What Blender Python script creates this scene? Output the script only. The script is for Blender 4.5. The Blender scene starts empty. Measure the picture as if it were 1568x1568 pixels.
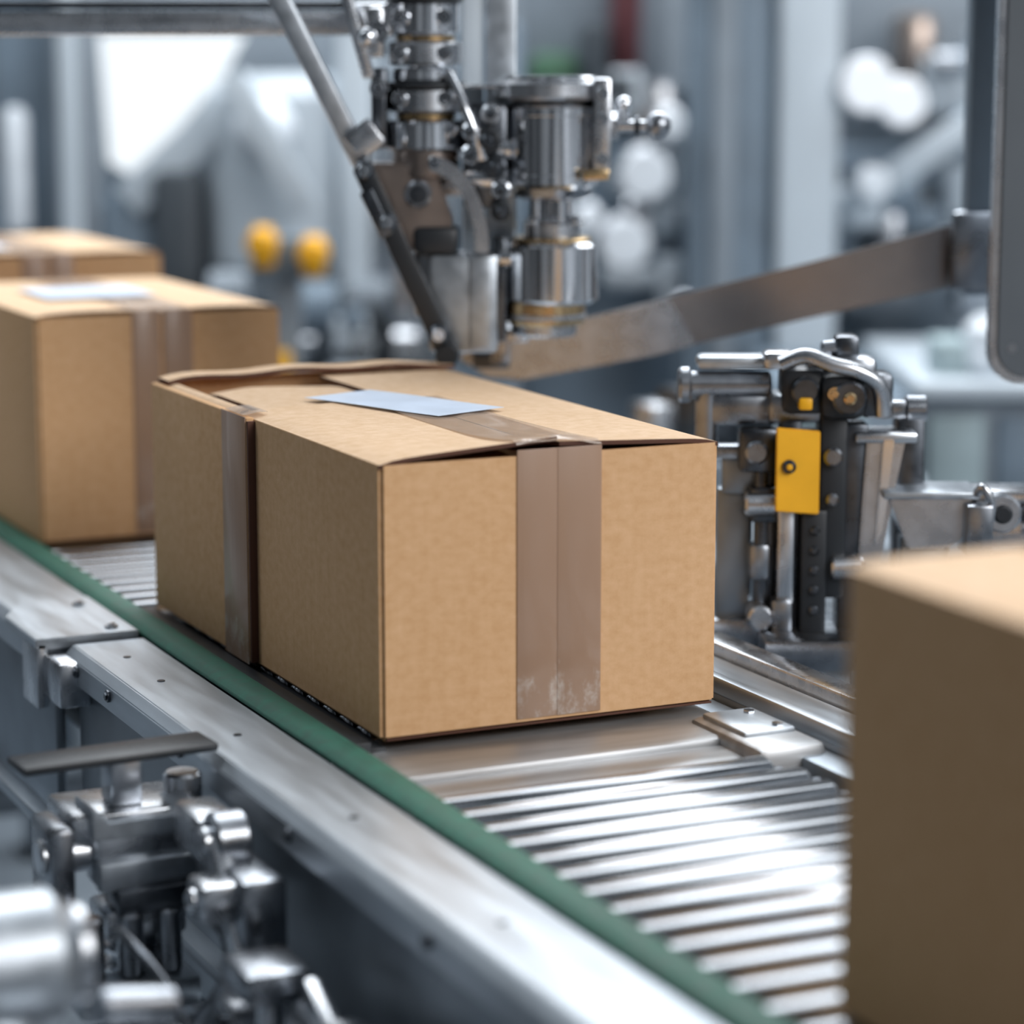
import bpy, bmesh, math, random
from mathutils import Vector, Matrix
random.seed(4)
scene = bpy.context.scene
try:
    scene.view_settings.view_transform = 'Standard'
except Exception: pass
HALL = math.radians(-25.13)   # the hall grid is turned relative to the conveyor
FLOOR = -0.85

# ---------------------------------------------------------------- materials
def nodes(name):
    m = bpy.data.materials.new(name); m.use_nodes = True
    nt = m.node_tree; b = nt.nodes['Principled BSDF']
    return m, nt, b
def metal(name, col, rough, var=0.15, scale=(30,30,30), metallic=1.0, bump=0.02, alpha=1.):
    m, nt, b = nodes(name)
    tc = nt.nodes.new('ShaderNodeTexCoord'); mp = nt.nodes.new('ShaderNodeMapping')
    mp.inputs['Scale'].default_value = scale
    n = nt.nodes.new('ShaderNodeTexNoise'); n.inputs['Scale'].default_value = 1; n.inputs['Detail'].default_value = 4
    r = nt.nodes.new('ShaderNodeValToRGB')
    r.color_ramp.elements[0].position = .3; r.color_ramp.elements[1].position = .7
    r.color_ramp.elements[0].color = tuple(c*(1-var) for c in col)+(1,)
    r.color_ramp.elements[1].color = tuple(min(1,c*(1+var)) for c in col)+(1,)
    mr = nt.nodes.new('ShaderNodeMapRange')
    mr.inputs['To Min'].default_value = max(.02,rough*.75); mr.inputs['To Max'].default_value = min(1,rough*1.3)
    bp = nt.nodes.new('ShaderNodeBump'); bp.inputs['Strength'].default_value = bump; bp.inputs['Distance'].default_value = .002
    L = nt.links.new
    L(tc.outputs['Object'], mp.inputs[0]); L(mp.outputs[0], n.inputs['Vector'])
    L(n.outputs['Fac'], r.inputs[0]); L(n.outputs['Fac'], mr.inputs['Value'])
    L(r.outputs[0], b.inputs['Base Color']); L(mr.outputs[0], b.inputs['Roughness'])
    L(n.outputs['Fac'], bp.inputs['Height']); L(bp.outputs[0], b.inputs['Normal'])
    b.inputs['Metallic'].default_value = metallic
    b.inputs['Alpha'].default_value = alpha
    return m
def plain(name, col, rough=.5, metallic=0., var=.08, scale=20, alpha=1.): 
    return metal(name, col, rough, var, (scale,)*3, metallic, .05, alpha)
def emis(name, col, s):
    m, nt, b = nodes(name)
    b.inputs['Base Color'].default_value = (.3,.3,.3,1)
    b.inputs['Emission Color'].default_value = col+(1,); b.inputs['Emission Strength'].default_value = s
    return m
def cardboard(name, col):
    m, nt, b = nodes(name); L = nt.links.new
    tc = nt.nodes.new('ShaderNodeTexCoord')
    def noise(sc, det=3):
        mp = nt.nodes.new('ShaderNodeMapping'); mp.inputs['Scale'].default_value = sc
        n = nt.nodes.new('ShaderNodeTexNoise'); n.inputs['Scale'].default_value = 1; n.inputs['Detail'].default_value = det
        L(tc.outputs['Object'], mp.inputs[0]); L(mp.outputs[0], n.inputs['Vector']); return n
    n1 = noise((95,95,140)); n2 = noise((700,700,700)); n3 = noise((8,8,5)); n4 = noise((200,200,7),1)
    def mul(a, k):
        x = nt.nodes.new('ShaderNodeMath'); x.operation='MULTIPLY'; L(a, x.inputs[0]); x.inputs[1].default_value = k; return x.outputs[0]
    def add(a, c):
        x = nt.nodes.new('ShaderNodeMath'); x.operation='ADD'; L(a, x.inputs[0]); L(c, x.inputs[1]); return x.outputs[0]
    s = add(add(mul(n1.outputs['Fac'],.50), mul(n2.outputs['Fac'],.18)), add(mul(n3.outputs['Fac'],.20), mul(n4.outputs['Fac'],.12)))
    r = nt.nodes.new('ShaderNodeValToRGB')
    e = r.color_ramp.elements
    e[0].position=.36; e[0].color=(col[0]*.90,col[1]*.85,col[2]*.78,1)
    e[1].position=.66; e[1].color=(min(1,col[0]*1.07),col[1]*1.09,col[2]*1.15,1)
    L(s, r.inputs[0]); L(r.outputs[0], b.inputs['Base Color'])
    b.inputs['Roughness'].default_value=.82
    b.inputs['Specular IOR Level'].default_value=.2
    bp = nt.nodes.new('ShaderNodeBump'); bp.inputs['Strength'].default_value=.12; bp.inputs['Distance'].default_value=.001
    L(s, bp.inputs['Height']); L(bp.outputs[0], b.inputs['Normal'])
    return m
def tape_mat(name, col, rough=.3, scuff=True, alpha=1.):
    m, nt, b = nodes(name); L = nt.links.new
    tc = nt.nodes.new('ShaderNodeTexCoord')
    mp = nt.nodes.new('ShaderNodeMapping'); mp.inputs['Scale'].default_value=(55,55,34)
    n = nt.nodes.new('ShaderNodeTexNoise'); n.inputs['Scale'].default_value=1; n.inputs['Detail'].default_value=9; n.inputs['Roughness'].default_value=.78
    L(tc.outputs['Object'], mp.inputs[0]); L(mp.outputs[0], n.inputs['Vector'])
    sx = nt.nodes.new('ShaderNodeSeparateXYZ'); L(tc.outputs['Object'], sx.inputs[0])
    mr = nt.nodes.new('ShaderNodeMapRange'); mr.inputs['From Min'].default_value=.085; mr.inputs['From Max'].default_value=.03
    mr.inputs['To Min'].default_value=-.35; mr.inputs['To Max'].default_value=.05 if scuff else -.3
    L(sx.outputs['Z'], mr.inputs['Value'])
    ad = nt.nodes.new('ShaderNodeMath'); ad.operation='ADD'; L(n.outputs['Fac'], ad.inputs[0]); L(mr.outputs[0], ad.inputs[1])
    r = nt.nodes.new('ShaderNodeValToRGB'); e=r.color_ramp.elements
    e[0].position=.52; e[0].color=(0,0,0,1); e[1].position=.68; e[1].color=(.65,.65,.65,1)
    L(ad.outputs[0], r.inputs[0])
    mx = nt.nodes.new('ShaderNodeMix'); mx.data_type='RGBA'
    L(r.outputs[0], mx.inputs['Factor']); mx.inputs['A'].default_value=col+(1,); mx.inputs['B'].default_value=(.78,.72,.66,1)
    L(mx.outputs['Result'], b.inputs['Base Color'])
    b.inputs['Roughness'].default_value=rough
    b.inputs['Alpha'].default_value=alpha
    b.inputs['Coat Weight'].default_value=.3; b.inputs['Coat Roughness'].default_value=.1
    w = nt.nodes.new('ShaderNodeTexNoise'); w.inputs['Scale'].default_value=1; w.inputs['Detail'].default_value=2
    mp2 = nt.nodes.new('ShaderNodeMapping'); mp2.inputs['Scale'].default_value=(90,90,6)
    L(tc.outputs['Object'], mp2.inputs[0]); L(mp2.outputs[0], w.inputs['Vector'])
    bp = nt.nodes.new('ShaderNodeBump'); bp.inputs['Strength'].default_value=.45; bp.inputs['Distance'].default_value=.001
    L(w.outputs['Fac'], bp.inputs['Height']); L(bp.outputs[0], b.inputs['Normal'])
    return m

M = dict(
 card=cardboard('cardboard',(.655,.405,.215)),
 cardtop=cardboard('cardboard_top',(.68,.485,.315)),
 edge=plain('corrugated_edge',(.09,.035,.02),.9),
 tape=tape_mat('packing_tape',(.43,.275,.185),.30,True,.74),
 tapetop=tape_mat('packing_tape_thin',(.58,.44,.33),.22,False,.38),
 label=plain('label_paper',(.66,.75,.88),.5,alpha=.80),
 chrome=metal('chrome',(.74,.76,.79),.15,.06,(15,15,15)),
 steel=metal('brushed_steel',(.58,.60,.63),.27,.15,(40,40,40)),
 roller=metal('roller_steel',(.33,.345,.365),.17,.06,(6,200,200)),
 alu=metal('aluminium_rail',(.48,.52,.56),.38,.14,(60,8,60),.9),
 beam=metal('cross_beam_steel',(.42,.43,.44),.36,.2,(8,60,60),.7),
 darksteel=metal('dark_steel',(.11,.12,.135),.28,.3,(40,40,40)),
 castmetal=metal('cast_metal',(.32,.34,.37),.28,.25,(40,40,40)),
 frame=metal('frame_steel',(.28,.315,.35),.40,.2,(12,12,12)),
 warm=metal('warm_steel',(.40,.33,.29),.3,.2,(20,20,20)),
 plate=metal('guide_plate_steel',(.42,.38,.36),.24,.22,(7,7,7)),
 brass=metal('brass',(.62,.45,.25),.25),
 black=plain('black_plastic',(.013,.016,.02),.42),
 green=plain('green_belt',(.026,.125,.085),.62,var=.25,scale=90),
 yellow=plain('yellow_plate',(.80,.40,.005),.45),
 white=plain('white_enamel',(.76,.81,.86),.4),
 lgrey=plain('light_grey_paint',(.50,.56,.61),.5,scale=3),
 mgrey=plain('mid_grey_paint',(.21,.245,.28),.5,var=.25,scale=3),
 cover=plain('cover_paint',(.10,.115,.13),.4,var=.2,scale=3),
 dgrey=plain('dark_grey_paint',(.04,.05,.06),.5,var=.25,scale=3),
 bluegrey=plain('blue_grey_paint',(.16,.21,.26),.5,var=.35,scale=4),
 teal=plain('teal_grey_paint',(.30,.38,.40),.5,var=.3,scale=6),
 red=plain('red_paint',(.12,.035,.04),.5), dgreen=plain('green_paint',(.04,.11,.06),.5),
 bokeh=emis('bokeh_glow',(.84,.91,1.),.8),  # glow standing in for blurred highlights on background machines
 panelglow=emis('white_panel_glow',(.88,.95,1.),.9),  # glow in place of light reflected by a pale panel
)

# ---------------------------------------------------------------- mesh builder
class MB:
    def __init__(s): s.bm = bmesh.new(); s.mats=[]
    def mi(s, k):
        if k not in s.mats: s.mats.append(k)
        return s.mats.index(k)
    def _add(s, bm, k, T=None):
        if T is not None: bm.transform(T)
        bmesh.ops.recalc_face_normals(bm, faces=bm.faces)
        i = s.mi(k)
        for f in bm.faces: f.material_index = i
        me = bpy.data.meshes.new('t'); bm.to_mesh(me); bm.free()
        s.bm.from_mesh(me); bpy.data.meshes.remove(me)
    def box(s, c, size, k, bev=.002, rot=None):
        bm = bmesh.new(); bmesh.ops.create_cube(bm, size=1)
        bmesh.ops.scale(bm, vec=size, verts=bm.verts)
        bv = min(bev, min(size)*.45)
        if bv>0: bmesh.ops.bevel(bm, geom=list(bm.edges), offset=bv, segments=2, affect='EDGES', profile=.5)
        T = Matrix.Translation(c)
        if rot is not None: T = T @ rot
        s._add(bm, k, T)
    def bb(s, x0,x1,y0,y1,z0,z1,k,bev=.002):
        s.box(((x0+x1)/2,(y0+y1)/2,(z0+z1)/2),(abs(x1-x0),abs(y1-y0),abs(z1-z0)),k,bev)
    def lathe(s, p0, p1, prof, k, seg=32):
        p0=Vector(p0); p1=Vector(p1); ax=p1-p0; L=ax.length
        q = Vector((0,0,1)).rotation_difference(ax.normalized()).to_matrix().to_4x4()
        bm=bmesh.new(); rings=[]
        for t,r in prof:
            rings.append([bm.verts.new((r*math.cos(2*math.pi*i/seg), r*math.sin(2*math.pi*i/seg), t*L)) for i in range(seg)])
        for a,b in zip(rings,rings[1:]):
            for i in range(seg):
                bm.faces.new((a[i],a[(i+1)%seg],b[(i+1)%seg],b[i]))
        bm.faces.new(rings[0]); bm.faces.new(rings[-1])
        s._add(bm,k,Matrix.Translation(p0)@q)
    def cyl(s,p0,p1,r,k,seg=28,ch=None,r1=None):
        L=(Vector(p1)-Vector(p0)).length
        r1 = r if r1 is None else r1
        c = min(.0025 if ch is None else ch, r*.4, L*.3)
        s.lathe(p0,p1,[(0,r-c),(c/L,r),(1-c/L,r1),(1,r1-c)],k,seg)
    def sph(s,c,r,k,sc=(1,1,1)):
        bm=bmesh.new(); bmesh.ops.create_uvsphere(bm,u_segments=24,v_segments=14,radius=r)
        bmesh.ops.scale(bm,vec=sc,verts=bm.verts)
        s._add(bm,k,Matrix.Translation(c))
    def prism(s, pts, vec, k, bev=0):
        bm=bmesh.new(); vs=[bm.verts.new(p) for p in pts]; f=bm.faces.new(vs)
        r=bmesh.ops.extrude_face_region(bm,geom=[f])
        bmesh.ops.translate(bm,vec=vec,verts=[v for v in r['geom'] if isinstance(v,bmesh.types.BMVert)])
        if bev>0: bmesh.ops.bevel(bm,geom=list(bm.edges),offset=bev,segments=2,affect='EDGES')
        s._add(bm,k)
    def bar(s,p0,p1,w,t,k,side=(0,1,0),bev=.002):
        p0=Vector(p0);p1=Vector(p1);z=(p1-p0);L=z.length;z.normalize()
        y=Vector(side); y=(y-z*y.dot(z)).normalized(); x=y.cross(z)
        R=Matrix((x,y,z)).transposed().to_4x4()
        s.box((p0+p1)/2,(w,t,L),k,bev,R)
    def tube(s,pts,r,k,seg=12,n=8):
        P=[Vector(p) for p in pts]
        Q=[]
        for i in range(len(P)-1):
            a=P[max(0,i-1)];b=P[i];c=P[i+1];d=P[min(len(P)-1,i+2)]
            for j in range(n):
                t=j/n
                Q.append(.5*((2*b)+(c-a)*t+(2*a-5*b+4*c-d)*t*t+(3*b-a-3*c+d)*t**3))
        Q.append(P[-1])
        bm=bmesh.new(); rings=[]
        up=Vector((.13,.22,.97))
        for i,q in enumerate(Q):
            t=(Q[min(i+1,len(Q)-1)]-Q[max(i-1,0)]).normalized()
            x=t.cross(up).normalized(); y=x.cross(t)
            rings.append([bm.verts.new(q+r*(math.cos(2*math.pi*j/seg)*x+math.sin(2*math.pi*j/seg)*y)) for j in range(seg)])
        for a,b in zip(rings,rings[1:]):
            for j in range(seg): bm.faces.new((a[j],a[(j+1)%seg],b[(j+1)%seg],b[j]))
        bm.faces.new(rings[0]); bm.faces.new(rings[-1]); s._add(bm,k)
    def bolt(s,p,ax,r,k='chrome'):
        p=Vector(p);ax=Vector(ax).normalized()
        s.cyl(p-ax*.002,p+ax*r*.9,r,k,6,.0005); s.cyl(p-ax*.002,p+ax*.0015,r*1.6,k,18,.0003)
    def sheet(s,x0,x1,y0,y1,hf,t,k,nx=14,ny=20,ek='edge'):
        bm=bmesh.new(); G=[]
        for l in (0,1):
            G.append([[bm.verts.new((x0+(x1-x0)*i/nx, y0+(y1-y0)*j/ny, hf(x0+(x1-x0)*i/nx, y0+(y1-y0)*j/ny)-l*t)) for j in range(ny+1)] for i in range(nx+1)])
        for l in (0,1):
            for i in range(nx):
                for j in range(ny):
                    bm.faces.new((G[l][i][j],G[l][i+1][j],G[l][i+1][j+1],G[l][i][j+1]))
        for i in range(nx):
            for j in (0,ny): bm.faces.new((G[0][i][j],G[0][i+1][j],G[1][i+1][j],G[1][i][j]))
        for j in range(ny):
            for i in (0,nx): bm.faces.new((G[0][i][j],G[0][i][j+1],G[1][i][j+1],G[1][i][j]))
        bmesh.ops.recalc_face_normals(bm,faces=bm.faces)
        mk=s.mi(k); me_=s.mi(ek)
        for f in bm.faces: f.material_index = mk if abs(f.normal.z)>.5 else me_
        me=bpy.data.meshes.new('t'); bm.to_mesh(me); bm.free(); s.bm.from_mesh(me); bpy.data.meshes.remove(me)
    def done(s,name,loc=(0,0,0),rz=0.,angle=35):
        me=bpy.data.meshes.new(name); s.bm.to_mesh(me); s.bm.free()
        for k in s.mats: me.materials.append(M[k])
        for p in me.polygons: p.use_smooth=True
        try: me.set_sharp_from_angle(angle=math.radians(angle))
        except Exception: pass
        o=bpy.data.objects.new(name,me); scene.collection.objects.link(o)
        o.location=loc; o.rotation_euler=(0,0,rz)
        return o

# ---------------------------------------------------------------- cardboard boxes
def hollow(mb,W,L,H,k):
    def make(sign):
        bm=bmesh.new(); bmesh.ops.create_cube(bm,size=1)
        bmesh.ops.scale(bm,vec=(W,L,H),verts=bm.verts); bmesh.ops.translate(bm,vec=(W/2,L/2,H/2),verts=bm.verts)
        ed=[e for e in bm.edges if not (e.verts[0].co.z>H*.9 and e.verts[1].co.z>H*.9)]
        bmesh.ops.bevel(bm,geom=ed,offset=.0035,segments=3,affect='EDGES')
        bm.normal_update()
        top=[f for f in bm.faces if f.normal.z>.9]
        bmesh.ops.delete(bm,geom=top,context='FACES_ONLY')
        bmesh.ops.recalc_face_normals(bm,faces=bm.faces)
        bmesh.ops.solidify(bm,geom=list(bm.faces),thickness=.004*sign)
        return bm
    bm=make(1)
    if max(v.co.x for v in bm.verts)>W+.001: bm.free(); bm=make(-1)
    mb._add(bm,k)

def carton(name,loc,W,L,H,tx0,tx1,main=False,label=None):
    b=MB(); hollow(b,W,L,H-.003,'card')
    xm=(tx0+tx1)/2
    b.bb(.005,W-.005,.005,L*.30,H-.018,H-.014,'card',.001)
    b.bb(.005,W-.005,L*.70,L-.005,H-.045,H-.041,'card',.001)
    if main:
        yb=.325
        def hl(x,y):
            f=max(0,1-y/.11); g=max(0,min(1,x/xm))
            lift=.0105*f*f*g
            near=max(0,(y-.24)/.085)
            return H+.0005+lift+.0015*math.sin(x*20)*(1-f)*.5 + .002*near*near*g - (.0034*math.exp(-x/.010))
        def hr(x,y):
            f=max(0,1-y/.10); g=max(0,min(1,(W-x)/(W-xm)))
            return H+.0005+.0062*f*f*g - (.0034*math.exp(-(W-x)/.010))
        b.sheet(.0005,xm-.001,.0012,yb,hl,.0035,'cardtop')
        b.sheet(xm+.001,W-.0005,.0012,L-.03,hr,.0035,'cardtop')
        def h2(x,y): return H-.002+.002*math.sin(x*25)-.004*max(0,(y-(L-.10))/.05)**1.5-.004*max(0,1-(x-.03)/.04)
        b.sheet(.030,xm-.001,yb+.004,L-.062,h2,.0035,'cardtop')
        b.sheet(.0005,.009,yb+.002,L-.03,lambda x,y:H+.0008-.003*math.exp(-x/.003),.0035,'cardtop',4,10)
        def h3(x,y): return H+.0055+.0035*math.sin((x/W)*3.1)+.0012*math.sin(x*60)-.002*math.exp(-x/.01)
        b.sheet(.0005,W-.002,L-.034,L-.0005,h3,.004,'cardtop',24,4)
        b.bb(.002,W-.002,L-.006,L-.001,H-.012,H+.001,'card',.001)
        b.bb(-.0075,.0005,.288,L-.001,.004,H-.001,'card',.002)
        b.bb(-.0070,.0000,.2845,.2882,.004,H-.004,'edge',.0003)  # dark strip at the lap edge; the gap's deep shadow put into colour
        b.bb(-.0083,-.0074,.289,.352,.002,H-.0005,'tape',.0003)
        b.sheet(-.0083,.014,.292,.340,lambda x,y:H+.0012+.002*min(1,max(0,(x+.008)/.012)),.0006,'tapetop',6,3,'tapetop')
    else:
        def hf(x,y): return H+.0005-.0028*math.exp(-min(x,W-x)/.01)+.002*math.exp(-y/.02)*abs(math.sin(x/W*6.2))
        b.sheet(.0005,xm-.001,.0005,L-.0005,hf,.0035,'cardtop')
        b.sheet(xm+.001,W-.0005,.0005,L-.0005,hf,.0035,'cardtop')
    b.box(((tx0+tx1)/2-.0165-.002,-.0007,(H+.002)/2+.003),(tx1-tx0-.038,.0012,H-.004),'tape',.0004)
    b.box(((tx0+tx1)/2+.018,-.0010,(H+.002)/2+.003),(tx1-tx0-.036,.0014,H-.004),'tape',.0004)
    yend = .33 if main else L-.002
    def ht(x,y):
        base=H+.0024
        if main:
            f=max(0,1-y/.11)**2; base += f*(.0105*min(1,x/xm) if x<xm else .0062*(W-x)/(W-xm)+.0043*(1-(x-xm)/(tx1-xm)))
        return base+.0006*math.sin(x*160+y*30)-.004*max(0,1-(y+.002)/.008)
    b.sheet(tx0,tx1,-.0015,yend,ht,.0006,'tapetop',10,40,'tapetop')
    if not main:
        b.box(((tx0+tx1)/2,L+.0006,H*.5),(tx1-tx0,.001,H-.004),'tape',.0003)
    b.bb(.004,W-.004,-.0006,.004,.0005,.0022,'edge',.0003)
    o=b.done(name,loc)
    if label:
        lb=MB(); cx,cy,w,l,a,z=label
        lb.sheet(-w/2,w/2,-l/2,l/2,lambda x,y:.0005+.0004*math.sin(y*22+1)**2,.0003,'label',6,10,'label')
        lo=lb.done('shipping_label',(cx,cy,z),a); lo.parent=o
    return o
carton('cardboard_box',(0,0,0),.30,.5644,.2227,.1164,.1917,True,(.142,.292,.080,.176,math.radians(20),.2260))
carton('cardboard_box',(-.022,.9335,0),.282,.43,.254,.108,.178,False,(.12,.22,.13,.14,0,.2575))
carton('cardboard_box',(0,1.50,0),.30,.40,.277,.11,.18,False,(.07,.15,.10,.14,0,.2805))
carton('cardboard_box',(.011,-1.107,0),.30,.46,.2573,.11,.18,False)

# ---------------------------------------------------------------- conveyor
c=MB()
XL,XR=-.036,.268
def roller(y,x1=XR,x0=XL):
    c.lathe((x0,y,-.0153),(x1,y,-.0153),[(0,.009),(.005,.012),(.02,.0148),(.98,.0148),(.995,.012),(1,.009)],'roller',40)
    c.cyl((x0-.004,y,-.0153),(x1+.012,y,-.0153),.005,'darksteel',10)
y=-.160
while y>-1.4: roller(y, XR if y<-.19 else XR-.01); y-=.0385
y=.065
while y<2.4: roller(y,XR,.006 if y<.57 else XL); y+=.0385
c.bb(-.03,.30,-.075,.040,-.05,-.007,'beam',.006)
c.bb(-.03,.30,-.118,-.070,-.05,-.013,'beam',.008)
c.bb(-.025,.295,-.134,-.112,-.06,-.021,'beam',.006)
c.bb(.262,.325,-.138,-.02,-.07,-.002,'beam',.008)
c.bb(.270,.318,-.10,-.03,-.004,.002,'alu',.003)
for yy in (-.045,-.09): c.bolt((.306,yy,-.0005),(0,0,1),.005)
for i in range(6): c.bolt((.02+.045*i,-.1345,-.04),(0,-1,0),.003,'steel')
for (y0,y1,xo,z) in ((-1.5,.44,-.125,0.),(.462,2.6,-.142,.003)):
    c.prism([(-.058,y0,z),(xo,y0,z),(xo-.008,y0,z-.008),(xo-.008,y0,z-.03),(-.058,y0,z-.03)],(0,y1-y0,0),'alu',.001)
    c.bb(xo+.004,xo+.014,y0,y1,-.17,z-.025,'frame',.002)
    c.bb(xo-.014,xo+.014,y0,y1,-.178,-.166,'alu',.002)
    c.bb(-.058,-.040,y0,y1,-.06,-.014,'darksteel',.002)
c.bb(-.0252,-.0088,.0,.57,-.05,.0012,'black',.001)  # black strips added in place of the box's shade beside the belt
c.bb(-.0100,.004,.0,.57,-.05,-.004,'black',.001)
c.bb(-.150,-.120,.40,.52,-.05,-.008,'steel',.004)
c.prism([(-.158,.448,.006),(-.060,.448,.006),(-.060,.62,.006),(-.128,.62,.006),(-.158,.56,.006)],(0,0,-.01),'alu',.001)
c.bb(-.158,-.146,.448,.50,-.06,.003,'steel',.003)
for yy in (.47,.58): c.bolt((-.08,yy,.007),(0,0,1),.004,'steel')
for yy in (.40,.30,.1,-.15,-.4,-.65): 
    c.bolt((-.134,yy,-.016),(-1,0,0),.0035,'darksteel'); c.cyl((-.095,yy-.03,-.001),(-.095,yy-.03,.0008),.0035,'darksteel',14,.0002)
c.bb(.300,.330,-1.5,2.6,-.08,-.012,'frame',.003)
c.bb(.334,.400,-1.5,2.6,-.05,-.006,'alu',.004)
c.bb(.334,.345,-1.5,2.6,-.01,.006,'alu',.002)
c.bb(.404,.432,-1.5,2.6,-.05,.004,'steel',.003)
c.bb(.398,.406,-1.5,2.6,-.06,-.02,'black',.001)
c.bb(.334,.432,-1.5,2.6,-.18,-.05,'frame',.002)
c.bb(-.06,.335,-1.5,2.6,-.14,-.12,'dgrey',.002)
for yy in (-1.2,.2,1.6,2.5):
    for xx in (-.10,.37): c.bb(xx-.025,xx+.025,yy-.025,yy+.025,FLOOR,-.13,'frame',.004); c.bb(xx-.04,xx+.04,yy-.04,yy+.04,FLOOR,FLOOR+.01,'darksteel',.002)
    c.bb(-.10,.37,yy-.015,yy+.015,-.5,-.46,'frame',.003)
conv=c.done('roller_conveyor')
g=MB()
prof=[(-.057,.0002),(-.057,.003),(-.053,.0062),(-.046,.0078),(-.036,.0078),(-.029,.0062),(-.0255,.003),(-.0255,.0002)]
g.prism([(x,-1.5,z) for x,z in prof],(0,4.1,0),'green',.0004)
o=g.done('green_drive_belt'); o.parent=conv

# ---------------------------------------------------------------- left side mechanism
m=MB()
m.bb(-.48,-.15,-.75,.22,-.30,-.28,'frame',.004)
m.bb(-.166,-.150,-.7,.2,-.29,-.185,'castmetal',.003)
for yy in (-.6,.12): m.bb(-.30,-.25,yy-.025,yy+.025,FLOOR,-.29,'frame',.004)
m.box((-.208,.03,.008),(.156,.042,.007),'black',.0025,Matrix.Rotation(math.radians(4),4,'Z'))
m.bb(-.215,-.19,.015,.045,-.03,.006,'castmetal',.003)
m.bb(-.250,-.145,.000,.075,-.055,-.030,'steel',.004)
m.bb(-.236,-.160,-.012,.02,-.085,-.032,'steel',.006)
m.prism([(-.238,-.014,-.022),(-.225,-.014,-.032),(-.175,-.014,-.032),(-.160,-.014,-.022),(-.160,-.014,-.046),(-.238,-.014,-.046)],(0,.05,0),'alu',.001)
m.bb(-.236,-.158,-.022,-.008,-.085,-.062,'alu',.003)
m.cyl((-.154,.03,-.10),(-.154,.03,-.012),.015,'steel')
m.bb(-.270,-.250,-.01,.05,-.11,-.035,'castmetal',.006)
m.cyl((-.275,.01,-.06),(-.235,.01,-.06),.014,'steel')
m.bb(-.232,-.168,-.02,.03,-.125,-.10,'steel',.005)
m.bb(-.225,-.160,-.03,.01,-.102,-.082,'darksteel',.003)
m.cyl((-.2,.01,-.29),(-.2,.01,-.05),.02,'frame'); 
for i in range(9): m.cyl((-.2,.01,-.27+i*.016),(-.2,.01,-.262+i*.016),.027,'chrome',24)
for i in range(3): m.cyl((-.245+.03*i,-.025,-.15),(-.245+.03*i,-.025,-.10),.010,'castmetal',18)
m.bb(-.26,-.165,-.045,-.005,-.175,-.15,'alu',.006)
m.bb(-.30,-.22,-.08,-.03,-.20,-.18,'alu',.006); m.cyl((-.28,-.055,-.29),(-.28,-.055,-.19),.014,'steel')
m.cyl((-.176,-.10,-.03),(-.150,-.10,-.03),.022,'castmetal')
m.cyl((-.184,-.10,-.03),(-.150,-.10,-.03),.012,'steel')
m.bb(-.182,-.148,-.09,-.03,-.05,-.015,'steel',.006)
m.bb(-.176,-.140,-.17,-.06,-.10,-.04,'castmetal',.008)
m.bar((-.172,-.10,-.03),(-.172,-.18,-.14),.030,.016,'steel',side=(1,0,0),bev=.005)
m.cyl((-.195,-.18,-.14),(-.150,-.18,-.14),.024,'steel')
m.cyl((-.200,-.18,-.14),(-.190,-.18,-.14),.010,'darksteel')
m.bar((-.182,-.16,-.12),(-.182,-.06,-.20),.022,.012,'castmetal',side=(1,0,0),bev=.004)
m.cyl((-.20,-.06,-.20),(-.155,-.06,-.20),.024,'steel')
m.cyl((-.178,-.23,-.29),(-.178,-.23,-.08),.010,'steel')
m.bb(-.205,-.155,-.26,-.20,-.10,-.075,'castmetal',.008)
m.bb(-.200,-.160,-.155,-.115,-.075,-.045,'steel',.006); m.cyl((-.205,-.135,-.06),(-.15,-.135,-.06),.009,'chrome')
m.bb(-.215,-.175,-.225,-.165,-.19,-.16,'darksteel',.006); m.cyl((-.225,-.20,-.165),(-.16,-.20,-.165),.012,'chrome')
m.cyl((-.165,-.27,-.11),(-.165,-.33,-.11),.018,'castmetal'); m.cyl((-.165,-.33,-.11),(-.165,-.345,-.11),.024,'steel')
m.bar((-.168,-.28,-.08),(-.168,-.38,-.13),.02,.012,'steel',side=(1,0,0),bev=.004)
m.tube([(-.22,-.05,-.12),(-.25,-.12,-.08),(-.24,-.2,-.10),(-.22,-.26,-.18),(-.2,-.25,-.28)],.004,'darksteel')
m.tube([(-.17,.1,-.14),(-.21,.06,-.16),(-.24,-.08,-.17),(-.2,-.16,-.2)],.006,'black')
for i in range(7): m.cyl((-.205,-.30-.013*i,-.16),(-.155,-.30-.013*i,-.16),.022 if i%2 else .016,'steel',24)
m.cyl((-.178,-.40,-.16),(-.178,-.14,-.16),.010,'steel')
m.cyl((-.48,-.37,.000),(-.355,-.37,.000),.042,'alu',36,.012)
m.cyl((-.355,-.37,.000),(-.345,-.37,.000),.030,'steel',36)
m.cyl((-.41,-.37,-.29),(-.41,-.37,-.02),.040,'alu',36,.01)
m.cyl((-.385,-.44,-.29),(-.385,-.44,-.060),.034,'alu',36,.01); m.cyl((-.385,-.44,-.065),(-.385,-.44,-.035),.026,'alu',30,.008)
m.cyl((-.335,-.36,-.04),(-.285,-.35,-.05),.012,'castmetal')
m.cyl((-.30,-.40,-.28),(-.30,-.40,-.10),.022,'castmetal')
m.cyl((-.30,-.40,-.105),(-.30,-.40,-.070),.026,'alu',30,.008)
m.bb(-.36,-.24,-.36,-.29,-.19,-.165,'steel',.01)
m.cyl((-.27,-.33,-.28),(-.27,-.33,-.12),.020,'steel')
m.cyl((-.27,-.33,-.12),(-.27,-.33,-.10),.028,'castmetal'); m.cyl((-.27,-.33,-.10),(-.27,-.33,-.085),.016,'alu')
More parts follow.
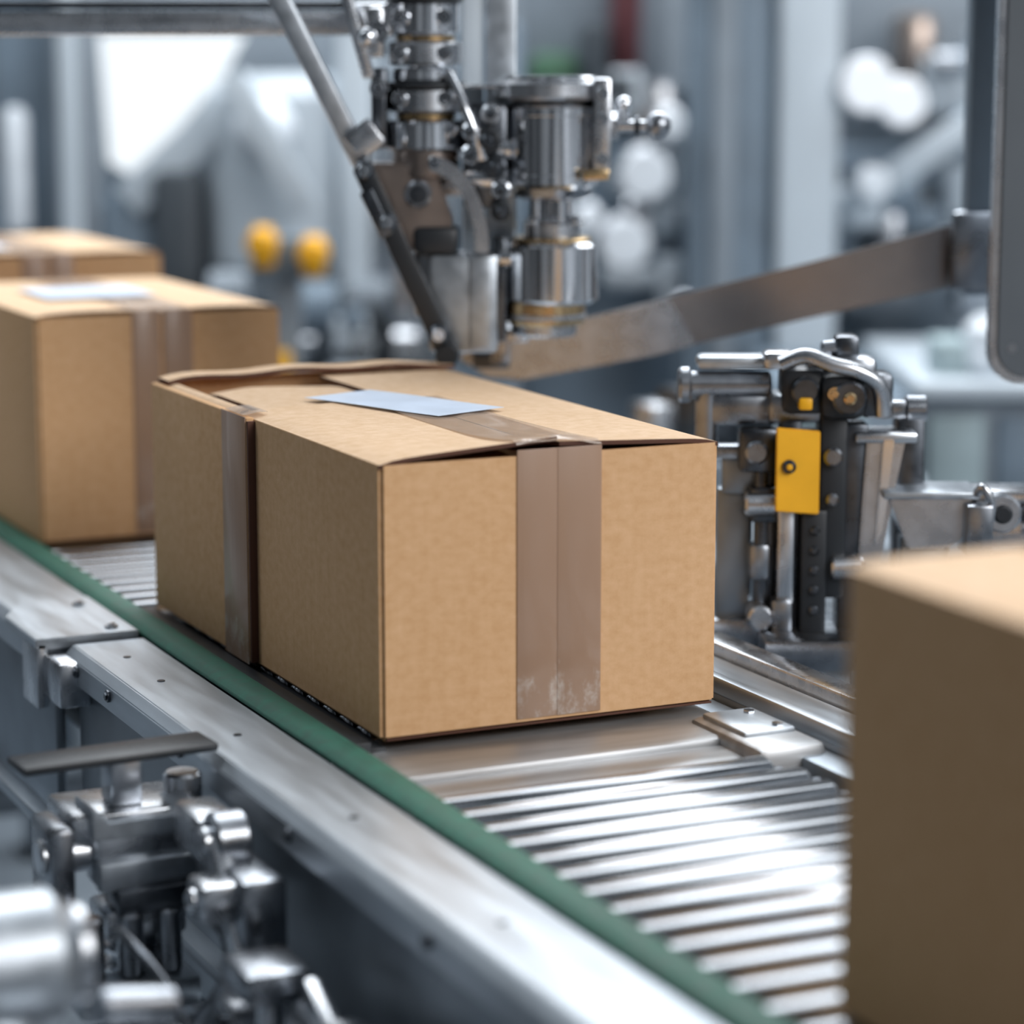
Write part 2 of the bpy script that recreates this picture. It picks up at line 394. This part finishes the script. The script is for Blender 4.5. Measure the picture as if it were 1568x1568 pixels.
m.bb(-.33,-.21,-.50,-.44,-.20,-.14,'castmetal',.012); m.cyl((-.31,-.50,-.15),(-.22,-.50,-.15),.018,'steel')
m.cyl((-.24,-.42,-.28),(-.24,-.42,-.15),.018,'castmetal'); m.cyl((-.24,-.42,-.155),(-.24,-.42,-.135),.022,'alu')
m.done('side_guide_mechanism')

# ---------------------------------------------------------------- pick and place gripper (hall-aligned)
g=MB(); A0,B0=.143,.675
def P(lx,ly,z): return (A0+lx,B0+ly,z)
g.cyl(P(-.008,0,.250),P(-.008,0,.264),.034,'steel')
g.cyl(P(-.006,0,.262),P(-.006,0,.286),.040,'brass',40)
g.cyl(P(-.006,0,.268),P(-.006,0,.273),.0415,'steel',40)
g.cyl(P(0,0,.284),P(0,0,.346),.0475,'chrome',48,.004)
g.cyl(P(0,0,.345),P(0,0,.350),.040,'brass',40)
g.cyl(P(0,0,.348),P(0,0,.366),.029,'steel',32)
for a in range(4):
    th=a*math.pi/2+.4; g.cyl(P(.018*math.cos(th),.018*math.sin(th),.362),P(.018*math.cos(th),.018*math.sin(th),.396),.0065,'chrome',16)
g.cyl(P(0,0,.36),P(0,0,.396),.010,'steel',16)
g.bolt(P(.022,-.012,.366),(0,0,1),.007); g.bolt(P(-.02,-.014,.366),(0,0,1),.006)
g.lathe(P(0,0,.388),P(0,0,.404),[(0,.028),(.25,.040),(.9,.044),(1,.04)],'castmetal',40)
g.lathe(P(0,0,.400),P(0,0,.484),[(0,.043),(.05,.0485),(.16,.0485),(.17,.0475),(.86,.0475),(.87,.049),(.96,.049),(1,.046)],'chrome',56)
g.cyl(P(0,0,.480),P(0,0,.492),.040,'black',40)
g.cyl(P(-.004,0,.488),P(-.004,0,.508),.057,'steel',48,.004)
g.cyl(P(-.004,0,.506),P(-.004,0,.512),.050,'chrome',48)
g.bb(A0+.040,A0+.058,B0-.045,B0+.03,.415,.510,'steel',.003)
g.bb(A0+.030,A0+.056,B0-.049,B0-.042,.41,.42,'brass',.001)
for zz in (.43,.47,.495): g.bolt(P(.049,-.045,zz),(0,-1,0),.004)
g.cyl(P(.055,-.01,.462),P(.103,-.01,.462),.006,'chrome',16); g.cyl(P(.058,-.01,.462),P(.066,-.01,.462),.014,'steel',6,.001)
g.cyl(P(.082,-.01,.462),P(.088,-.01,.462),.010,'darksteel',18); g.sph(P(.106,-.01,.463),.0135,'castmetal')
g.cyl(P(.072,-.01,.462),P(.072,-.01,.482),.006,'chrome',12); g.sph(P(.072,-.01,.484),.008,'chrome')
x=-.128
g.cyl(P(x,0,.40),P(x,0,.72),.018,'chrome')
for (z0,z1,r,k) in ((.41,.44,.034,'warm'),(.438,.468,.040,'chrome'),(.468,.476,.030,'brass'),(.476,.500,.038,'steel'),(.500,.506,.041,'black'),(.506,.520,.033,'chrome'),(.522,.546,.037,'steel'),(.546,.552,.030,'brass'),(.553,.585,.035,'chrome'),(.585,.590,.039,'black'),(.590,.66,.034,'castmetal')):
    g.cyl(P(x,0,z0),P(x,0,z1),r,k,40)
for zz in (.49,.535,.57): 
    for s_ in (-.025,.02): g.bolt(P(x+s_,-.034,zz),(0,-1,0),.0045)
g.bb(A0-.182,A0-.166,B0-.03,B0+.03,.44,.52,'darksteel',.004)
g.bolt(P(-.174,-.03,.50),(0,-1,0),.006); g.bolt(P(-.174,-.03,.555),(0,-1,0),.007)
g.bb(A0-.185,A0-.168,B0-.028,B0+.02,.53,.58,'steel',.004)
g.prism([P(-.198,-.03,.425),P(-.120,-.03,.425),P(-.100,-.03,.365),P(-.112,-.03,.338),P(-.150,-.03,.338),P(-.170,-.03,.37)],(0,.055,0),'warm',.003)
g.cyl(P(-.135,-.036,.395),P(-.135,.02,.395),.014,'castmetal'); g.bolt(P(-.135,-.036,.395),(0,-1,0),.006,'darksteel')
g.bb(A0-.14,A0-.095,B0-.04,B0+.03,.335,.362,'black',.006)
# curved link, one continuous flat blade
oc=(-.128,.345); out=[]; inn=[]
for i in range(15):
    th=math.radians(-5+90*i/14); out.append(P(oc[0]+.064*math.cos(th),-.048,oc[1]+.090*math.sin(th))); inn.append(P(oc[0]+.050*math.cos(th),-.048,oc[1]+.074*math.sin(th)))
g.prism(out+inn[::-1],(0,.008,0),'steel',.0012)
g.bolt(P(-.118,-.048,.427),(0,-1,0),.004)
g.tube([P(-.105,-.03,.515),P(-.092,-.04,.49),P(-.080,-.045,.462),P(-.07,-.04,.43)],.005,'chrome')
for (px,pz,r,k) in ((-.066,.448,.014,'black'),(-.082,.435,.010,'chrome'),(-.058,.422,.012,'darksteel'),(-.082,.458,.009,'chrome'),(-.062,.475,.010,'steel'),(-.052,.40,.010,'chrome'),(-.052,.378,.010,'black')):
    g.cyl(P(px,-.045,pz),P(px,.02,pz),r,k,20); g.cyl(P(px,-.052,pz),P(px,-.04,pz),r*.5,'darksteel',12)
g.bb(A0-.09,A0-.045,B0-.03,B0+.02,.38,.485,'darksteel',.006)
g.cyl(P(-.088,-.02,.44),P(-.04,-.02,.44),.011,'chrome'); g.cyl(P(-.088,-.02,.41),P(-.045,-.02,.41),.013,'chrome')
g.box(P(-.090,-.005,.285),(.070,.06,.100),'alu',.006); g.bb(A0-.084,A0-.060,B0-.038,B0-.03,.24,.333,'alu',.003)
g.bb(A0-.060,A0-.046,B0-.02,B0+.03,.245,.35,'darksteel',.003)
g.bb(A0-.14,A0-.12,B0-.02,B0+.02,.27,.34,'castmetal',.004)
g.cyl(P(-.056,-.01,.33),P(-.03,-.01,.33),.012,'chrome')
g.bar(P(-.190,-.055,.425),P(-.106,-.055,.238),.021,.008,'black',side=(0,1,0),bev=.003)
g.bar(P(-.186,-.062,.400),P(-.165,-.062,.355),.014,.006,'darksteel',side=(0,1,0),bev=.002)
for t in (0.03,.30,.9): 
    px=-.190+.084*t; pz=.425-.187*t; g.cyl(P(px,-.066,pz),P(px,-.03,pz),.010,'darksteel',20); g.bolt(P(px,-.066,pz),(0,-1,0),.004)
g.cyl(P(-.106,-.062,.236),P(-.106,.0,.236),.012,'black',20)
g.bar(P(-.19,-.03,.425),P(-.345,-.03,.735),.021,.016,'alu',side=(0,1,0),bev=.004)
g.bar(P(-.183,-.03,.51),P(-.245,-.03,.735),.012,.012,'steel',side=(0,1,0),bev=.003)
g.bar(P(-.175,-.045,.46),P(-.20,-.045,.44),.03,.01,'steel',side=(0,1,0),bev=.003)
g.sph(P(-.184,-.04,.55),.010,'chrome')
g.bb(A0-.068,A0-.036,B0+.05,B0+.09,.30,.75,'alu',.003); g.bb(A0-.092,A0-.070,B0+.055,B0+.085,.33,.75,'lgrey',.003)
g.bb(A0-.14,A0-.03,B0+.02,B0+.06,.39,.41,'steel',.003)
g.bb(A0-.10,A0+.02,B0-.02,B0+.07,.50,.503,'steel',.001)
g.bb(-.95,1.0,B0-.03,B0+.09,.72,.80,'alu',.004)
for aa in (-.9,.95): g.bb(aa-.04,aa+.04,B0-.01,B0+.07,FLOOR,.73,'alu',.004)
g.bb(-.86,A0-.17,B0+.10,B0+.13,.553,.578,'steel',.004); g.bb(-.86,A0-.17,B0+.10,B0+.125,.580,.588,'darksteel',.001)
g.bb(-.90,-.84,B0+.02,B0+.14,.54,.60,'steel',.004)
g.bb(A0-.2,A0-.14,B0-.01,B0+.12,.552,.584,'steel',.004)
g.prism([(.045,.797,.212),(.06,.797,.226),(.27,.802,.276),(.30,.802,.226),(.254,.802,.214),(.113,.797,.188),(.075,.797,.192)],(0,.007,0),'steel',.0015)
g.prism([(.20,.804,.259),(.42,.81,.313),(.60,.82,.360),(.60,.82,.292),(.42,.81,.253),(.20,.804,.203)],(0,.007,0),'plate',.0015)
g.bb(.06,.10,.76,.80,.205,.225,'darksteel',.003); g.bb(.075,.12,.69,.79,.24,.255,'steel',.003); g.bb(.078,.1,.76,.8,.21,.25,'steel',.002)
g.bb(.585,.625,.79,.83,.28,.75,'bluegrey',.004); g.bb(.57,.64,.785,.80,.285,.37,'castmetal',.006)
g.bb(.60,.62,B0,.82,.74,.76,'alu',.003)
pts=[]; x0,z0,r=.578,.209,.03
for i in range(9):
    th=math.pi+i*(math.pi/2)/8; pts.append((x0+r+r*math.cos(th),.60,z0+r+r*math.sin(th)))
pts+= [(.86,.60,z0),(.86,.60,.80),(x0,.60,.80)]
g.prism(pts,(0,.022,0),'steel',.003)
g.prism([(p[0]+.007 if p[0]<.8 else p[0],.596,p[2]+.007 if p[2]<.7 else p[2]) for p in pts],(0,.006,0),'cover',.001)
g.bolt((.60,.597,.245),(0,-1,0),.003,'castmetal')
g.bb(.62,.80,.61,B0+.02,.74,.79,'alu',.004)
g.done('pick_and_place_gripper',(0,0,0),HALL)

# ---------------------------------------------------------------- sensor station with yellow plate (hall-aligned)
s=MB(); b0=.42
s.bb(.335,.66,b0-.06,b0+.14,-.03,.0,'castmetal',.004)
for aa,bb_ in ((.40,.40),(.62,.40),(.40,.52),(.62,.52)): s.bb(aa-.02,aa+.02,bb_-.02,bb_+.02,FLOOR,-.02,'frame',.003)
s.bb(.352,.372,b0-.005,b0+.03,-.005,.20,'darksteel',.003)
s.bb(.372,.396,b0-.018,b0+.02,-.005,.115,'black',.003)
s.bb(.350,.366,b0-.014,b0+.0,.02,.118,'steel',.003)
s.bb(.338,.352,b0+.01,b0+.03,-.005,.15,'darksteel',.003)
s.bb(.325,.356,b0-.005,b0+.02,.10,.135,'darksteel',.005); s.cyl((.320,b0+.0,.118),(.35,b0+.0,.118),.012,'steel')
s.bb(.314,.350,b0-.005,b0+.02,.148,.190,'darksteel',.005); s.cyl((.33,b0-.012,.168),(.33,b0+.0,.168),.011,'castmetal')
s.bb(.325,.345,b0-.005,b0+.02,.045,.08,'castmetal',.005); s.bb(.330,.342,b0-.002,b0+.015,.0,.15,'darksteel',.003)
s.bb(.388,.414,b0-.014,b0+.03,.03,.21,'black',.004)
s.cyl((.400,b0-.022,.165),(.400,b0-.01,.165),.009,'castmetal'); s.cyl((.400,b0-.022,.125),(.400,b0-.01,.125),.006,'castmetal')
s.bb(.345,.365,b0-.02,b0+.02,-.002,.03,'castmetal',.004); s.cyl((.335,b0-.02,.012),(.335,b0+.02,.012),.012,'steel')
for i in range(5): s.cyl((.3845,b0-.022,.02+.019*i),(.3845,b0-.016,.02+.019*i),.0045,'darksteel',14)
s.prism([(.346,b0-.03,.116),(.346,b0-.03,.194),(.387,b0-.024,.190),(.387,b0-.024,.112)],(0,.006,0),'yellow',.001)
s.cyl((.358,b0-.034,.158),(.358,b0-.02,.158),.0065,'darksteel',20); s.cyl((.358,b0-.036,.158),(.358,b0-.03,.158),.003,'yellow',12)
s.bb(.355,.385,b0-.022,b0+.01,.12,.19,'darksteel',.002)
s.bb(.340,.420,b0-.008,b0+.04,.195,.222,'castmetal',.006)
s.bb(.352,.392,b0-.02,b0+.03,.205,.248,'black',.007); s.bb(.385,.430,b0-.03,b0+.03,.200,.245,'black',.012)
s.cyl((.372,b0-.03,.228),(.372,b0+.02,.228),.013,'darksteel'); s.bolt((.398,b0-.033,.226),(0,-1,0),.004,'brass')
s.bb(.366,.378,b0-.035,b0-.018,.211,.222,'yellow',.002)
s.cyl((.412,b0-.036,.222),(.412,b0+.03,.222),.016,'darksteel'); s.cyl((.412,b0-.040,.222),(.412,b0-.032,.222),.006,'brass')
s.bb(.425,.456,b0-.01,b0+.03,.200,.242,'darksteel',.006)
s.tube([(.35,b0-.02,.252),(.372,b0-.025,.260),(.398,b0-.03,.252),(.420,b0-.03,.246),(.440,b0-.025,.232),(.445,b0-.02,.205)],.0075,'steel')
s.bb(.335,.365,b0-.01,b0+.02,.245,.262,'steel',.005); s.bb(.402,.425,b0+.0,b0+.03,.248,.276,'darksteel',.005); s.cyl((.39,b0+.01,.262),(.425,b0+.01,.266),.008,'castmetal')
s.bb(.375,.40,b0-.01,b0+.02,.245,.258,'castmetal',.003)
s.bb(.40,.44,b0-.012,b0+.02,.228,.258,'castmetal',.008)
s.cyl((.266,b0+.02,.228),(.345,b0+.02,.228),.013,'castmetal'); s.cyl((.258,b0+.02,.228),(.270,b0+.02,.228),.017,'castmetal')
s.bb(.275,.350,b0+.01,b0+.04,.243,.256,'alu',.005); s.bb(.28,.352,b0+.01,b0+.035,.190,.219,'castmetal',.006)
s.cyl((.285,b0+.02,.17),(.285,b0+.02,.225),.011,'castmetal'); s.bb(.272,.345,b0+.012,b0+.03,.158,.172,'castmetal',.004)
s.bb(.30,.345,b0+.012,b0+.03,.125,.160,'frame',.004); s.bb(.296,.330,b0+.02,b0+.04,.0,.13,'frame',.004); s.bb(.29,.345,b0+.01,b0+.05,-.03,.005,'castmetal',.003)
s.prism([(.432,b0-.015,.185),(.468,b0-.015,.182),(.458,b0-.015,.13),(.446,b0-.015,.06),(.426,b0-.015,.065)],(0,.03,0),'steel',.002)
s.prism([(.446,b0-.022,.182),(.456,b0-.022,.182),(.448,b0-.022,.10),(.440,b0-.022,.08)],(0,.01,0),'chrome',.001)
s.bb(.408,.434,b0-.01,b0+.03,-.005,.195,'darksteel',.004); s.bb(.420,.478,b0-.02,b0+.03,.178,.188,'steel',.003)
s.bb(.462,.49,b0+.01,b0+.04,-.005,.20,'darksteel',.005); s.cyl((.47,b0+.02,.205),(.492,b0+.02,.205),.013,'castmetal'); s.bb(.44,.485,b0+.01,b0+.03,.196,.214,'castmetal',.005)
s.cyl((.400,b0-.014,.06),(.43,b0-.014,.06),.012,'steel')
s.prism([(.452,b0-.03,.128),(.53,b0-.03,.133),(.52,b0-.03,.09),(.505,b0-.03,.080),(.470,b0-.03,.080)],(0,.05,0),'steel',.002)
s.bb(.445,.535,b0-.035,b0+.03,.128,.135,'alu',.002); s.bb(.465,.51,b0-.02,b0+.02,-.005,.09,'frame',.003)
s.bb(.53,.70,b0-.02,b0+.03,.118,.134,'steel',.004); s.bb(.53,.70,b0-.025,b0+.0,.080,.106,'steel',.003)
s.cyl((.555,b0-.04,.115),(.555,b0+.0,.115),.018,'steel'); s.cyl((.555,b0-.043,.115),(.555,b0-.03,.115),.009,'black'); s.bb(.58,.60,b0-.015,b0+.02,-.005,.12,'frame',.003)
s.cyl((.575,b0-.045,.098),(.70,b0-.045,.098),.008,'chrome'); s.bb(.52,.545,b0-.05,b0,.075,.125,'castmetal',.003); s.tube([(.53,b0-.03,.13),(.536,b0-.04,.14),(.545,b0-.04,.12),(.54,b0-.03,.08)],.004,'steel')
s.bb(.575,.70,b0-.03,b0-.02,.106,.120,'darksteel',.002)
s.done('sensor_station',(0,0,0),HALL)

# ---------------------------------------------------------------- machine table behind the conveyor
t=MB()
t.bb(.50,1.3,.85,1.5,-.10,-.07,'mgrey',.005)
t.bb(.52,1.28,.87,1.48,-.30,-.10,'bluegrey',.005)
for xx in (.55,1.25):
    for yy in (.9,1.45): t.bb(xx-.03,xx+.03,yy-.03,yy+.03,FLOOR,-.29,'frame',.004)
for i in range(30):
    xx=random.uniform(.55,1.22); yy=random.uniform(.95,1.42); h=random.uniform(.04,.16); k=random.choice(['steel','darksteel','frame','castmetal','lgrey','mgrey','teal','teal','dgrey'])
    if i%2: t.cyl((xx,yy,-.075),(xx,yy,-.07+h),random.uniform(.02,.05),k)
    else: t.box((xx,yy,-.072+h/2),(random.uniform(.05,.12),random.uniform(.05,.12),h),k,.006,Matrix.Rotation(random.uniform(0,1),4,'Z'))
t.done('machine_table')

# ---------------------------------------------------------------- background machines (hall-aligned)
S=804.
def ax(u): return .102+(u-784)/S
def zz(v): return .529-(v-90)/S
k=MB()
k.bb(-1.3,ax(600),3.3,3.9,FLOOR,.30,'bluegrey',.01)
k.bb(-1.3,-.05,3.35,3.8,.30,.75,'mgrey',.01)
k.bb(ax(80),ax(150),3.0,3.1,FLOOR,.9,'mgrey',.01); k.bb(ax(95),ax(125),2.97,3.0,FLOOR,.9,'lgrey',.01)
k.bb(ax(-20),ax(70),3.1,3.2,FLOOR,.9,'bluegrey',.01)
k.bb(ax(10),ax(45),2.95,3.02,.2,.44,'white',.02)
k.prism([(ax(150),3.05,.575),(ax(375),3.05,.575),(ax(330),3.05,.48),(ax(200),3.05,.305),(ax(160),3.05,.33)],(0,.02,0),'panelglow',.003)  # pale sheet panel, its reflected brightness put in as emission
k.bar((ax(195),3.0,.26),(ax(390),3.0,.48),.07,.03,'lgrey')
k.bb(ax(235),ax(310),2.95,3.1,FLOOR,.32,'dgrey',.02); k.bb(ax(150),ax(235),3.0,3.1,FLOOR,.27,'bluegrey',.02)
k.cyl((ax(430),3.1,.10),(ax(430),3.1,.50),.16,'lgrey',40,.04); k.cyl((ax(430),3.1,FLOOR),(ax(430),3.1,.12),.14,'mgrey',40,.02)
k.sph((ax(410),2.95,.40),.06,'white'); k.bar((ax(370),2.85,.50),(ax(480),2.85,.25),.05,.03,'lgrey')
k.bb(ax(500),ax(700),3.05,3.2,-.2,.52,'mgrey',.02); k.bb(ax(520),ax(570),2.95,3.1,FLOOR,.6,'lgrey',.01)
k.bb(ax(700),ax(800),3.1,3.2,FLOOR,.6,'bluegrey',.02)
k.cyl((ax(625),3.0,.05),(ax(625),3.0,.40),.07,'steel',30); k.bb(ax(590),ax(690),2.9,3.0,FLOOR,.05,'mgrey',.01)
for i in range(34):
    u=random.uniform(330,720); v=random.uniform(400,600); kk=random.choice(['steel','bluegrey','dgrey','mgrey','dgrey','lgrey','bluegrey'])
    w=random.uniform(.03,.09); h=random.uniform(.03,.1); aa=ax(u); z=zz(v); yb=random.uniform(2.75,2.95)
    if i%2: k.cyl((aa-w/2,yb,z),(aa+w/2,yb,z),h/2,kk,20)
    else: k.box((aa,yb,z),(w,.08,h),kk,.008)
    k.bb(aa-.01,aa+.01,yb,3.35,z-.01,z+.01,'dgrey',.002)
k.done('packing_machine',(0,0,0),HALL)
yk=MB()
for (u,v) in ((430,365),(502,378)):
    a=ax(u); z=zz(v)+.02
    yk.cyl((a,2.58,z),(a,2.64,z),.027,'yellow',30,.008); yk.cyl((a,2.57,z),(a,2.585,z),.008,'yellow',20)
    yk.bb(a-.020,a+.020,2.60,2.64,z-.042,z+.030,'yellow',.01)
yk.bb(ax(410),ax(525),2.64,2.70,zz(400),zz(340),'bluegrey',.006)
yk.bb(ax(440),ax(480),2.66,2.70,FLOOR,zz(395),'mgrey',.006)
yk.bb(ax(430),ax(465),2.60,2.66,zz(560),zz(505),'yellow',.006)
yk.done('control_button_stand',(0,0,0),HALL)
r=MB()
r.bb(-.05,1.9,4.6,5.2,FLOOR,.75,'mgrey',.01)
r.bb(ax(1055),ax(1185),3.0,3.15,FLOOR,.9,'bluegrey',.01); r.bb(ax(1090),ax(1125),2.98,3.0,FLOOR,.9,'mgrey',.005)
r.bb(ax(1190),ax(1280),2.95,3.10,FLOOR,.9,'lgrey',.01)
r.bb(ax(800),ax(1050),3.6,3.8,.35,.8,'mgrey',.01); r.bb(ax(810),ax(900),3.5,3.65,.40,.54,'dgreen',.03)
r.bb(ax(950),ax(1000),3.5,3.6,.50,.75,'red',.01); r.bb(ax(900),ax(945),3.45,3.6,.38,.6,'dgrey',.01)
r.bb(ax(800),ax(1060),3.3,3.7,FLOOR,.35,'bluegrey',.02)
r.bb(ax(1290),ax(1560),3.4,3.6,FLOOR,.35,'bluegrey',.02); r.bb(ax(1290),ax(1600),3.5,3.7,.3,.8,'mgrey',.01)
r.bb(ax(1290),ax(1470),3.2,3.4,.15,.28,'dgrey',.02)
r.bar((ax(1300),3.0,.25),(ax(1500),3.0,.42),.05,.03,'lgrey')
r.bb(ax(1410),ax(1470),3.3,3.45,.48,.62,'warm',.02)
for i in range(44):
    u=random.choice([random.uniform(860,1050),random.uniform(1290,1560)]); v=random.uniform(60,480); kk=random.choice(['steel','bluegrey','lgrey','mgrey','dgrey','lgrey','castmetal'])
    w=random.uniform(.04,.14); h=random.uniform(.04,.12); aa=ax(u); z=zz(v); yb=random.uniform(3.1,3.25)
    if u<1050 and v<120: continue
    if i%2: r.cyl((aa-w/2,yb,z),(aa+w/2,yb,z),h/2,kk,20)
    else: r.box((aa,yb,z),(w,.08,h),kk,.008)
    r.bb(aa-.01,aa+.01,yb,3.55,z-.01,z+.01,'dgrey',.002)
for (u,v,q) in ((1318,130,.052),(1372,155,.045),(1330,275,.032),(1020,185,.030),(985,262,.050),(955,365,.050),(1045,470,.03),(900,330,.03)):  # discs added for blurred bright highlights, two of them emissive
    a=ax(u); z=zz(v); r.cyl((a,2.90,z),(a,2.93,z),q*.92,'bokeh' if u in (1318,1372) else 'white',32,.004); r.cyl((a,2.93,z),(a,2.96,z),q*1.05,'steel',32)
    r.bb(a-.01,a+.01,2.95,3.6,z-.01,z+.01,'dgrey',.002)
# low cabinet with trays, right
r.bb(ax(1330),ax(1700),2.35,3.0,FLOOR,-.03,'mgrey',.02); r.bb(ax(1325),ax(1705),2.3,3.0,-.03,.0,'lgrey',.01)
r.cyl((ax(1440),2.4,-.001),(ax(1440),2.4,.10),.05,'white',30,.02); r.bb(ax(1360),ax(1410),2.38,2.5,-.005,.06,'teal',.01); r.bb(ax(1480),ax(1560),2.45,2.6,-.005,.09,'teal',.01)
for i in range(4): r.bb(ax(1345+95*i),ax(1425+95*i),2.335,2.36,-.30,-.06,('teal','bluegrey','lgrey','teal')[i],.01)
r.bb(ax(1150),ax(1325),2.3,3.0,FLOOR,-.02,'bluegrey',.02)
r.done('assembly_machine',(0,0,0),HALL)

# ---------------------------------------------------------------- hall
f=MB(); f.bb(-6,8,-4,9,FLOOR-.05,FLOOR,'mgrey',0); f.done('floor',(0,0,0),HALL)
w=MB(); w.bb(-6,8,8.8,9,FLOOR,4.5,'lgrey',0)
w.done('wall_back',(0,0,0),HALL)
def area(name,loc,target,size,power,col=(1,1,1)):
    l=bpy.data.lights.new(name,'AREA'); l.shape='RECTANGLE'; l.size=size[0]; l.size_y=size[1]; l.energy=power; l.color=col
    o=bpy.data.objects.new(name,l); scene.collection.objects.link(o); o.location=loc
    o.rotation_euler=(Vector(target)-Vector(loc)).to_track_quat('-Z','Y').to_euler(); return o
area('hall_light_front',(1.6,-2.8,2.0),(.1,.2,.1),(2.4,1.8),112,(.99,.98,.98))
area('hall_light_overhead',(1.6,1.9,3.1),(.3,.2,0),(4.6,3.2),205,(.94,.97,1))
area('background_fill_rear',(2.0,3.2,3.0),(1.2,3.2,0),(3,2),80,(.88,.94,1))  # unseen fill light, added to brighten the machines at the back
area('background_fill_left',(-1.6,1.8,2.8),(-.6,3.4,0),(2.5,1.5),45,(.85,.93,1))  # added fill for the left part of the background, no visible source

wd=bpy.data.worlds.new('hall_surroundings'); scene.world=wd; wd.use_nodes=True; nt=wd.node_tree; L=nt.links.new
bg=nt.nodes['Background']; tc=nt.nodes.new('ShaderNodeTexCoord')
mp=nt.nodes.new('ShaderNodeMapping'); mp.inputs['Scale'].default_value=(3,3,5); L(tc.outputs['Generated'],mp.inputs[0])
n=nt.nodes.new('ShaderNodeTexNoise'); n.inputs['Scale'].default_value=1.3; n.inputs['Detail'].default_value=3; L(mp.outputs[0],n.inputs['Vector'])
cr=nt.nodes.new('ShaderNodeValToRGB'); e=cr.color_ramp.elements
e[0].position=.42; e[0].color=(.03,.036,.045,1); e[1].position=.60; e[1].color=(1.15,1.24,1.35,1)
q=cr.color_ramp.elements.new(.51); q.color=(.24,.28,.33,1)
L(n.outputs['Fac'],cr.inputs[0]); L(cr.outputs[0],bg.inputs['Color'])
sx=nt.nodes.new('ShaderNodeSeparateXYZ'); L(tc.outputs['Generated'],sx.inputs[0])
mr=nt.nodes.new('ShaderNodeMapRange'); mr.inputs['From Min'].default_value=-.8; mr.inputs['From Max'].default_value=.4; mr.inputs['To Min'].default_value=.12; mr.inputs['To Max'].default_value=.72
L(sx.outputs['X'],mr.inputs['Value']); L(mr.outputs[0],bg.inputs['Strength'])

# ---------------------------------------------------------------- camera
F=Vector((.4183,.8917,-.1726)).normalized(); R=Vector((.9053,-.4247,0)).normalized(); U=R.cross(F).normalized()
cam=bpy.data.cameras.new('camera'); co=bpy.data.objects.new('camera',cam); scene.collection.objects.link(co)
mat=Matrix((R,U,-F)).transposed().to_4x4(); mat.translation=Vector((-.7434,-1.8252,.5288)); co.matrix_world=mat
cam.sensor_width=36; cam.lens=90.9; cam.clip_start=.05
cam.dof.use_dof=True; cam.dof.focus_distance=2.19; cam.dof.aperture_fstop=2.5
scene.camera=co
